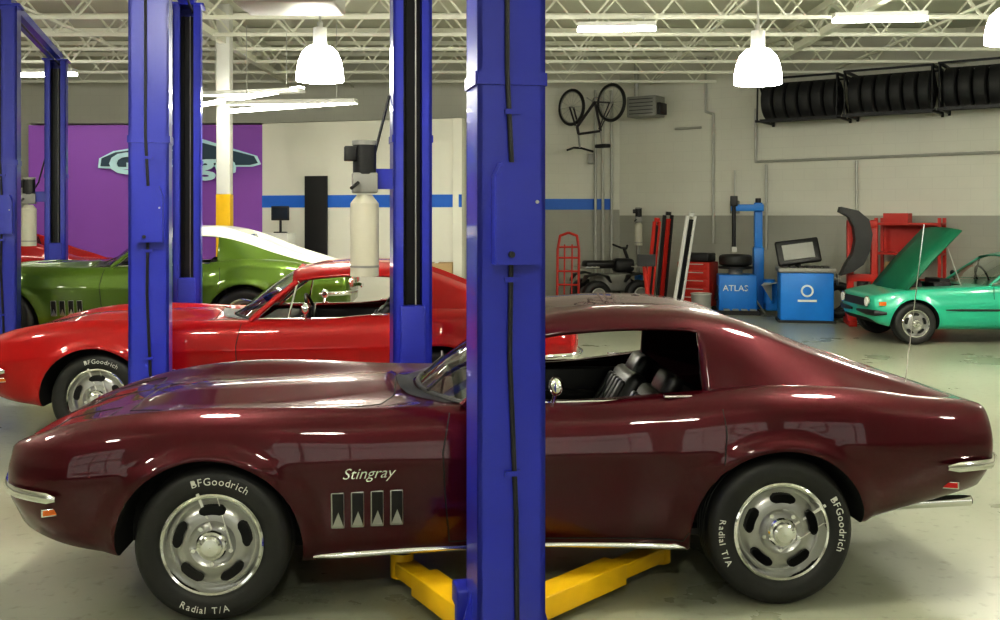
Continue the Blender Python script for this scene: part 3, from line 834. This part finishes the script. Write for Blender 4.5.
tube_light((-8.5, 15.5, 3.9), (-6.5, 15.3, 3.9)); tube_light((1.0, 12.9, 4.14), (2.0, 12.85, 4.14)); tube_light((4.1, 12.3, 4.14), (5.2, 12.2, 4.14))  # the closing pair of tubes is added to brighten the ceiling and rear
mb = MB(); mb.box((-1.80, 8.6, 3.72), (.85, .6, .40), LGREY, bev=.02)
for k in range(7): mb.box((-1.80, 8.29, 3.56+.05*k), (.72, .02, .012), GREYM, Matrix.Rotation(rad(25), 4, 'X'))
for sx in (-.35, .35):
    for sy in (-.2, .2): mb.cyl((-1.8+sx, 8.6+sy, 3.9), (-1.8+sx, 8.6+sy, 4.85), .008, LGREY, n=6)
mb.cyl((-1.5, 8.9, 3.75), (-1.1, 10.5, 4.2), .10, LGREY); mb.done('unit_heater')
DAY = M('daylight_glass', (.97, .98, .93), .3, es=1.1)
for i, x in enumerate((-8.2, -3.2, 1.8, 6.8)):
    mb = MB(); mb.box((x, -4.97, 2.1), (3.4, .05, 2.0), DAY)
    for k in range(5): mb.box((x-1.7+.85*k, -4.93, 2.1), (.06, .05, 2.04), WHITE)
    for k in range(4): mb.box((x, -4.93, 1.1+.667*k), (3.46, .05, .06), WHITE)
    mb.done('window_%d' % (i+1))

# ---------------------------------------------------------------- wall-mounted stuff on right wall
U = Vector((.8232, -.5677, 0)); NW = Vector((-.5677, -.8232, 0)); C0 = Vector((2.45, 20.5, 0)); WR = -34.59
def wp(s, off=0, z=0): return C0+U*s+NW*off+Vector((0, 0, z))
def tyre_prof(R, w, ri): return [(ri, -w*.40), (ri+.02, -w*.48), ((R+ri)/2, -w*.52), (R-.03, -w*.46), (R-.008, -w*.38), (R, -w*.2), (R, w*.2), (R-.008, w*.38), (R-.03, w*.46), ((R+ri)/2, w*.52), (ri+.02, w*.48), (ri, w*.40), (ri, 0)]
for s0, dz in ((3.22, -.02), (4.75, 0), (6.26, .02), (7.80, .02)):
    p = wp(s0, .10, 3.42+dz); e = empty('tire_rack', p, WR)
    mb = MB()
    for k in range(6):
        mb.spin(tyre_prof(.335, .20, .19), RUBBERN, (.15+k*.224, -.42, .40), 'X', 36, True)
    mb.done('tyres', e)
    mb = MB()
    for x in (.02, 1.42):
        mb.box((x, -.38, .78), (.04, .76, .04), BLACKM); mb.box((x, .06, .39), (.04, .04, .80), BLACKM)
        mb.cyl((x, .04, .0), (x, -.76, .78), .02, BLACKM, n=8); mb.box((x, -.42, .03), (.04, .85, .03), BLACKM)
        mb.cyl((x, -.80, .03), (x, -.76, .78), .016, BLACKM, n=8)
    for yy, zz in ((-.26, .06), (-.60, .06), (-.76, .78), (.05, .78), (-.82, .02)): mb.box((.72, yy, zz), (1.44, .035, .035), BLACKM)
    mb.done('rack_frame', e)
def conduit(name, pts, r=.025):
    mb = MB(); mb.path([wp(*p) for p in pts], r, LGREY, 8); mb.done(name)
conduit('conduit_pipe', [(1.9, .04, 4.8), (1.9, .04, 3.75), (2.05, .04, 3.7), (2.05, .04, 1.2)])
conduit('conduit_pipe', [(1.25, .04, 3.45), (1.8, .04, 3.45)])
conduit('conduit_pipe', [(2.9, .04, 3.75), (2.9, .04, 2.75), (6.5, .04, 2.78), (11, .04, 2.8)])
conduit('conduit_pipe', [(3.1, .04, 2.70), (3.1, .04, 1.1)])
conduit('conduit_pipe', [(4.75, .04, 2.72), (4.75, .04, 1.5)])
mb = MB()
for x in (1.95, 2.10, 2.28): mb.cyl((x, 20.42, 0.2), (x, 20.42, 4.3), .03, LGREY, n=10)
mb.box((1.85, 20.40, 2.9), (.10, .12, .2), GREYM); mb.done('conduit_pipe')
mb = MB(); e = empty('air_heater_box', wp(.90, .62, 3.85), WR)
mb.box((0, 0, 0), (.62, .42, .40), GREYM, bev=.02); mb.box((.33, 0, -.05), (.10, .3, .22), BLACK, bev=.01)
for k in range(5): mb.box((0, -.215, -.14+.07*k), (.5, .015, .012), BLACK)
mb.cyl((-.2, 0, .2), (-.2, 0, .9), .05, LGREY); mb.done('cabinet', e)
mb = MB(); mb.box((0, 0, 0), (.16, .10, .24), GREYM, bev=.01); mb.cyl((0, 0, .12), (0, 0, .7), .015, LGREY, n=8)
o = mb.done('electrical_box'); o.location = wp(2.5, .08, 1.9); o.rotation_euler = (0, 0, rad(WR))

# hanging bicycle (upside down)
e = empty('bicycle', (1.78, 19.55, 3.90), 38)
e.rotation_euler = (rad(180), 0, rad(130)); e.scale = (1.05,)*3
mb = MB()
for x in (-.52, .52):
    mb.torus((x, 0, 0), .325, .030, RUBBER, 'Y', 40, 8); mb.torus((x, 0, 0), .295, .014, SILVER, 'Y', 40, 6)
    for k in range(14):
        a = math.pi*2*k/14; mb.cyl((x, 0, 0), (x+.3*math.cos(a), 0, .3*math.sin(a)), .003, SILVER, n=4)
    mb.cyl((x, -.04, 0), (x, .04, 0), .02, SILVER, n=10)
bb = (-.10, 0, -.05); st = (-.25, 0, .50); hd = (.33, 0, .52); hb = (.37, 0, .38)
FR = M('bicycle_frame_paint', (.04, .035, .04), .35, .2, .3, noise=.05)
for p, q, r in ((bb, st, .024), (bb, hb, .028), (st, hd, .024), (hd, hb, .028)): mb.cyl(p, q, r, FR, n=10)
for s in (-1, 1):
    mb.cyl((-.52, s*.05, 0), bb, .013, FR, n=8); mb.cyl((-.52, s*.05, 0), (-.22, s*.02, .46), .012, FR, n=8)
    mb.cyl((.52, s*.05, 0), (.375, s*.04, .36), .018, FR, n=8)
mb.cyl(st, (-.29, 0, .76), .016, SILVER, n=8); mb.box((-.30, 0, .78), (.28, .15, .07), BLACK, bev=.02)
mb.cyl(hd, (.30, 0, .78), .018, SILVER, n=8); mb.path([(.28, -.34, .84), (.36, -.1, .78), (.36, .1, .78), (.28, .34, .84)], .020, BLACK)
mb.torus((bb[0], .03, bb[2]), .09, .012, SILVER, 'Y', 24, 6); mb.cyl((bb[0], -.06, bb[2]), (.05, -.06, -.14), .01, SILVER); mb.cyl((bb[0], .06, bb[2]), (-.25, .06, .03), .01, SILVER)
for x in (-.52, .52): mb.cyl((x, 0, -.28), (x, 0, -.368), .010, LGREY, n=6)
mb.done('bicycle_parts', e)

# ---------------------------------------------------------------- floor equipment
def torus_tyre(mb, c, R, w, ri, axis='Y', mat=RUBBER): mb.spin(tyre_prof(R, w, ri), mat, c, axis, 32, True)
e = empty('hand_truck', (1.26, 18.6, 0), -10); mb = MB()
for s in (-1, 1):
    mb.path([(s*.2, .0, .05), (s*.2, .10, 1.1), (s*.16, .14, 1.36), (0, .15, 1.42)], .024, EQRED)
    torus_tyre(mb, (s*.22, .18, .13), .13, .06, .06, 'X'); mb.cyl((s*.2, .18, .13), (s*.25, .18, .13), .06, LGREY); mb.cyl((s*.2, .02, .3), (s*.2, .18, .13), .014, EQRED)
for z in (.2, .45, .7, .95, 1.15): mb.cyl((-.2, .1*z, z), (.2, .1*z, z), .018, EQRED)
mb.cyl((-.24, .18, .13), (.24, .18, .13), .012, GREYM); mb.box((0, -.1, .03), (.42, .26, .015), EQRED)
for x in (-.07, .07): mb.cyl((x, .02, .1), (x, .12, 1.2), .014, EQRED)
mb.done('frame', e)
e = empty('quad_bike', (2.10, 18.9, 0), 15); mb = MB()
for x in (-.42, .42):
    for s in (-1, 1):
        torus_tyre(mb, (x, s*.34, .27), .27, .22, .13); mb.cyl((x, s*.3, .27), (x, s*.42, .27), .13, GREYM); mb.torus((x, s*.455, .27), .13, .012, LGREY)
        sweep(mb, [(x-.28, s*.34, .50), (x-.2, s*.34, .62), (x, s*.34, .66), (x+.2, s*.34, .62), (x+.28, s*.34, .50)], .14, .02, BLACK)
    mb.cyl((x, -.36, .27), (x, .36, .27), .03, GREYM)
mb.box((-.02, 0, .48), (.75, .3, .34), GREYM, bev=.05); mb.box((.24, 0, .80), (.4, .28, .26), BLACK, bev=.08); mb.box((-.25, 0, .82), (.6, .28, .15), VINYL, bev=.05)
mb.cyl((.36, 0, .85), (.26, 0, 1.12), .03, BLACK); mb.path([(.18, -.36, 1.18), (.26, -.12, 1.12), (.26, .12, 1.12), (.18, .36, 1.18)], .02, BLACK)
for x0 in (-.62, .36):
    for k in range(4): mb.cyl((x0+.09*k, -.30, .78), (x0+.09*k, .30, .78), .012, LGREY, n=6)
    for s in (-1, 1): mb.cyl((x0, s*.30, .78), (x0+.27, s*.30, .78), .014, LGREY, n=6)
mb.box((.56, 0, .52), (.06, .3, .2), EQBLUE, bev=.02); mb.done('chassis', e)
mb = MB(); power_unit(mb, 2.74, 19.78, 1.15, .8); mb.cyl((2.74, 19.86, 0), (2.74, 19.86, 1.9), .04, GREYM); mb.box((2.74, 19.86, .02), (.3, .3, .04), GREYM); mb.done('fluid_dispenser')
def leaning(name, x, y, rz, tilt, mat, mat2, h, w):
    e = empty(name, (x, y, 0), rz); mb = MB(); R = Matrix.Rotation(rad(tilt), 4, 'Y')
    for s in (-1, 1): mb.cyl(R @ Vector((0, s*w/2, .02)), R @ Vector((0, s*w/2, h)), .034, mat, n=8)
    for k in range(7): z = .12+(h-.2)*k/6; mb.cyl(R @ Vector((0, -w/2, z)), R @ Vector((0, w/2, z)), .018, mat2, n=8)
    mb.box(R @ Vector((0, 0, h*.5)), (.05, w*.55, h*.9), mat2, R, .008)
    mb.cyl(R @ Vector((0, 0, h)), R @ Vector((0, 0, h+.06)), .05, mat, n=8)
    mb.done('boards', e)
leaning('folded_ramp', 2.86, 17.9, -55, 7, BLACK, EQRED, 1.76, .18)
leaning('folded_ramp', 3.08, 17.5, -60, 13, WHITE, BLACK, 1.78, .16)
leaning('folded_ramp', 2.58, 17.5, -60, 9, EQRED, BLACK, 1.66, .10)
e = empty('engine_stand', (2.52, 16.8, 0), 0); mb = MB()
mb.cyl((0, 0, .05), (-.1, 0, 1.0), .04, EQRED); mb.cyl((-.25, 0, .06), (.25, 0, .06), .035, EQRED); mb.cyl((.0, -.3, .06), (0, .3, .06), .035, EQRED); mb.cyl((-.1, 0, 1.0), (-.1, -.25, 1.0), .05, EQRED); mb.box((-.1, -.28, 1.0), (.3, .03, .2), BLACK); mb.done('frame', e)
e = empty('tool_chest', (3.62, 18.3, 0), WR); mb = MB()
mb.box((0, 0, .50), (.62, .42, .80), EQRED, bev=.015); mb.box((0, 0, .98), (.56, .36, .16), BLACK, bev=.03)
for k in range(5): mb.box((0, -.215, .22+.15*k), (.54, .015, .12), EQRED, bev=.004); mb.box((0, -.23, .26+.15*k), (.4, .012, .015), LGREY)
for sx in (-.25, .25):
    for sy in (-.15, .15): mb.cyl((sx-.02, sy, .05), (sx+.02, sy, .05), .05, RUBBER, n=12)
mb.done('drawers', e)
mb = MB(); mb.cyl((3.4, 16.9, 0), (3.4, 16.9, .42), .15, GREYM, r2=.17); mb.torus((3.4, 16.9, .42), .17, .012, LGREY, 'Z'); mb.done('waste_bin')
e = empty('tire_changer', (4.30, 17.75, 0), -8); mb = MB()
mb.box((-.10, 0, .36), (.66, .55, .68), EQBLUE, bev=.02); mb.box((-.10, 0, .04), (.76, .62, .08), BLACK)
mb.cyl((-.12, 0, .70), (-.12, 0, .80), .12, GREYM); mb.cyl((-.12, 0, .80), (-.12, 0, .84), .30, BLACKM, n=32)
torus_tyre(mb, (-.12, 0, .95), .29, .19, .17, 'Z')
mb.box((.30, .22, .62), (.18, .22, 1.1), EQBLUE, bev=.015); mb.box((.30, .22, 1.42), (.14, .14, 1.1), EQBLUE, bev=.01)
mb.box((.10, .12, 1.88), (.56, .14, .12), EQBLUE, bev=.01); mb.cyl((-.14, .06, 1.15), (-.14, .06, 2.02), .035, BLACKM); mb.box((-.14, .04, 1.14), (.09, .14, .09), LGREY)
mb.box((-.14, .06, 2.0), (.12, .12, .18), BLACK, bev=.01); mb.cyl((.30, .22, 1.97), (.30, .22, 2.05), .05, BLACK)
mb.box((-.42, .1, .42), (.05, .35, .38), BLACK, Matrix.Rotation(rad(12), 4, 'Y'), .015)
for k in range(4): mb.box((-.3+.15*k, -.36, .10), (.10, .16, .02), GREYM)
mb.cyl((.45, -.1, .2), (.45, -.1, .62), .10, EQBLUE); mb.box((.50, 0, .32), (.22, .3, .5), EQBLUE, bev=.02)
mb.mesh(text_mesh('ATLAS', .15, .004), Matrix.Translation((-.36, -.279, .42)) @ Matrix.Rotation(rad(90), 4, 'X'), WHITE)
mb.done('machine', e)
e = empty('wheel_balancer', (5.02, 16.45, 0), -10); mb = MB()
mb.box((0, 0, .42), (.84, .5, .78), EQBLUE, bev=.02); mb.box((0, 0, .02), (.9, .56, .04), BLACK)
mb.box((0, 0, .85), (.90, .54, .08), GREYM, bev=.02)
for k in range(6): mb.box((-.34+.13*k, -.05, .90), (.10, .3, .03), BLACK, bev=.008)
R = Matrix.Rotation(rad(-18), 4, 'X') @ Matrix.Rotation(rad(-8), 4, 'Y')
mb.box((-.10, .12, 1.14), (.70, .08, .42), BLACK, R, .03); mb.box((-.10, .07, 1.15), (.50, .02, .26), GREYM, R); mb.box((-.10, .05, 1.0), (.5, .02, .05), LGREY, R)
mb.cyl((-.10, .15, .88), (-.10, .15, 1.05), .05, BLACK); mb.cyl((.42, 0, .70), (.56, 0, .70), .03, LGREY); mb.cyl((.5, 0, .7), (.52, 0, .7), .1, LGREY)
mb.cyl((0, -.26, .52), (0, -.268, .52), .10, WHITE, n=24); mb.cyl((0, -.266, .52), (0, -.272, .52), .07, EQBLUE, n=24); mb.box((0, -.268, .36), (.3, .008, .035), WHITE)
mb.done('machine', e)
mb = MB()
torus_tyre(mb, (5.72, 17.15, .31), .31, .20, .18, 'Y'); torus_tyre(mb, (5.72, 16.93, .31), .31, .20, .18, 'Y')
mb.done('spare_tyres')
# red service press with a bent black panel hung on it
e = empty('engine_hoist', (5.72, 15.95, 0), -12); mb = MB()
for s in (-1, 1):
    mb.box((s*.18+.05, 0, .85), (.10, .12, 1.64), EQRED, bev=.01); mb.box((s*.18+.05, 0, .05), (.12, .75, .09), EQRED, bev=.01)
for z in (.30, .75, 1.60): mb.box((.05, 0, z), (.46, .14, .12), EQRED, bev=.01)
mb.cyl((.05, 0, 1.55), (.05, 0, 1.05), .05, LGREY); mb.cyl((.05, -.08, .35), (.05, -.08, .7), .09, BLACK); mb.box((.05, -.1, .14), (.50, .35, .10), EQRED, bev=.01)
prof = [(-.32, .80), (-.14, .86), (.02, .98), (.12, 1.20), (.15, 1.45), (.10, 1.68), (-.06, 1.82), (-.32, 1.88), (-.34, 1.80), (-.20, 1.72), (-.12, 1.55), (-.10, 1.35), (-.14, 1.15), (-.24, .98)]
mb.poly([(x, -.42, z) for x, z in prof], BLACK, Vector((0, .32, 0)))
mb.done('frame', e, ang=50)
e = empty('parts_shelf', wp(5.75, .50), WR); mb = MB()
for x in (-.5, .5):
    for yy in (-.2, .2): mb.box((x, yy, .85), (.05, .05, 1.7), EQRED)
for z in (.2, .65, 1.1, 1.6): mb.box((0, 0, z), (1.05, .45, .04), EQRED)
mb.box((0, .21, 1.35), (1.0, .02, .5), EQRED)
mb.box((-.2, 0, .82), (.35, .3, .28), CARD); mb.box((.25, 0, 1.25), (.3, .3, .22), BLACK); mb.box((-.2, 0, 1.70), (.4, .3, .16), EQRED); mb.done('shelves', e)
mb = MB(); mb.box((0, 0, .5), (.5, .4, 1.0), CARD, bev=.005); mb.box((0, 0, 1.0), (.06, .4, .004), WHITE); o = mb.done('cardboard_box'); o.location = (-1.0, 15.8, 0)

# ---------------------------------------------------------------- camera, world
cd = bpy.data.cameras.new('camera'); cd.sensor_width = 36; cd.lens = 36; cd.sensor_fit = 'HORIZONTAL'; cd.shift_y = -.095
co = bpy.data.objects.new('camera', cd); co.location = (0, 0, 1.75); co.rotation_euler = (rad(90), 0, 0); COL.objects.link(co); SC.camera = co
w = bpy.data.worlds.new('world'); SC.world = w; w.use_nodes = True
w.node_tree.nodes['Background'].inputs[0].default_value = (.6, .65, .7, 1); w.node_tree.nodes['Background'].inputs[1].default_value = .3
SC.view_settings.view_transform = 'Standard'
for lk in ('Medium High Contrast', 'Standard - Medium High Contrast', 'None'):
    try:
        SC.view_settings.look = lk; break
    except Exception: pass
print('LOOK', SC.view_settings.look)
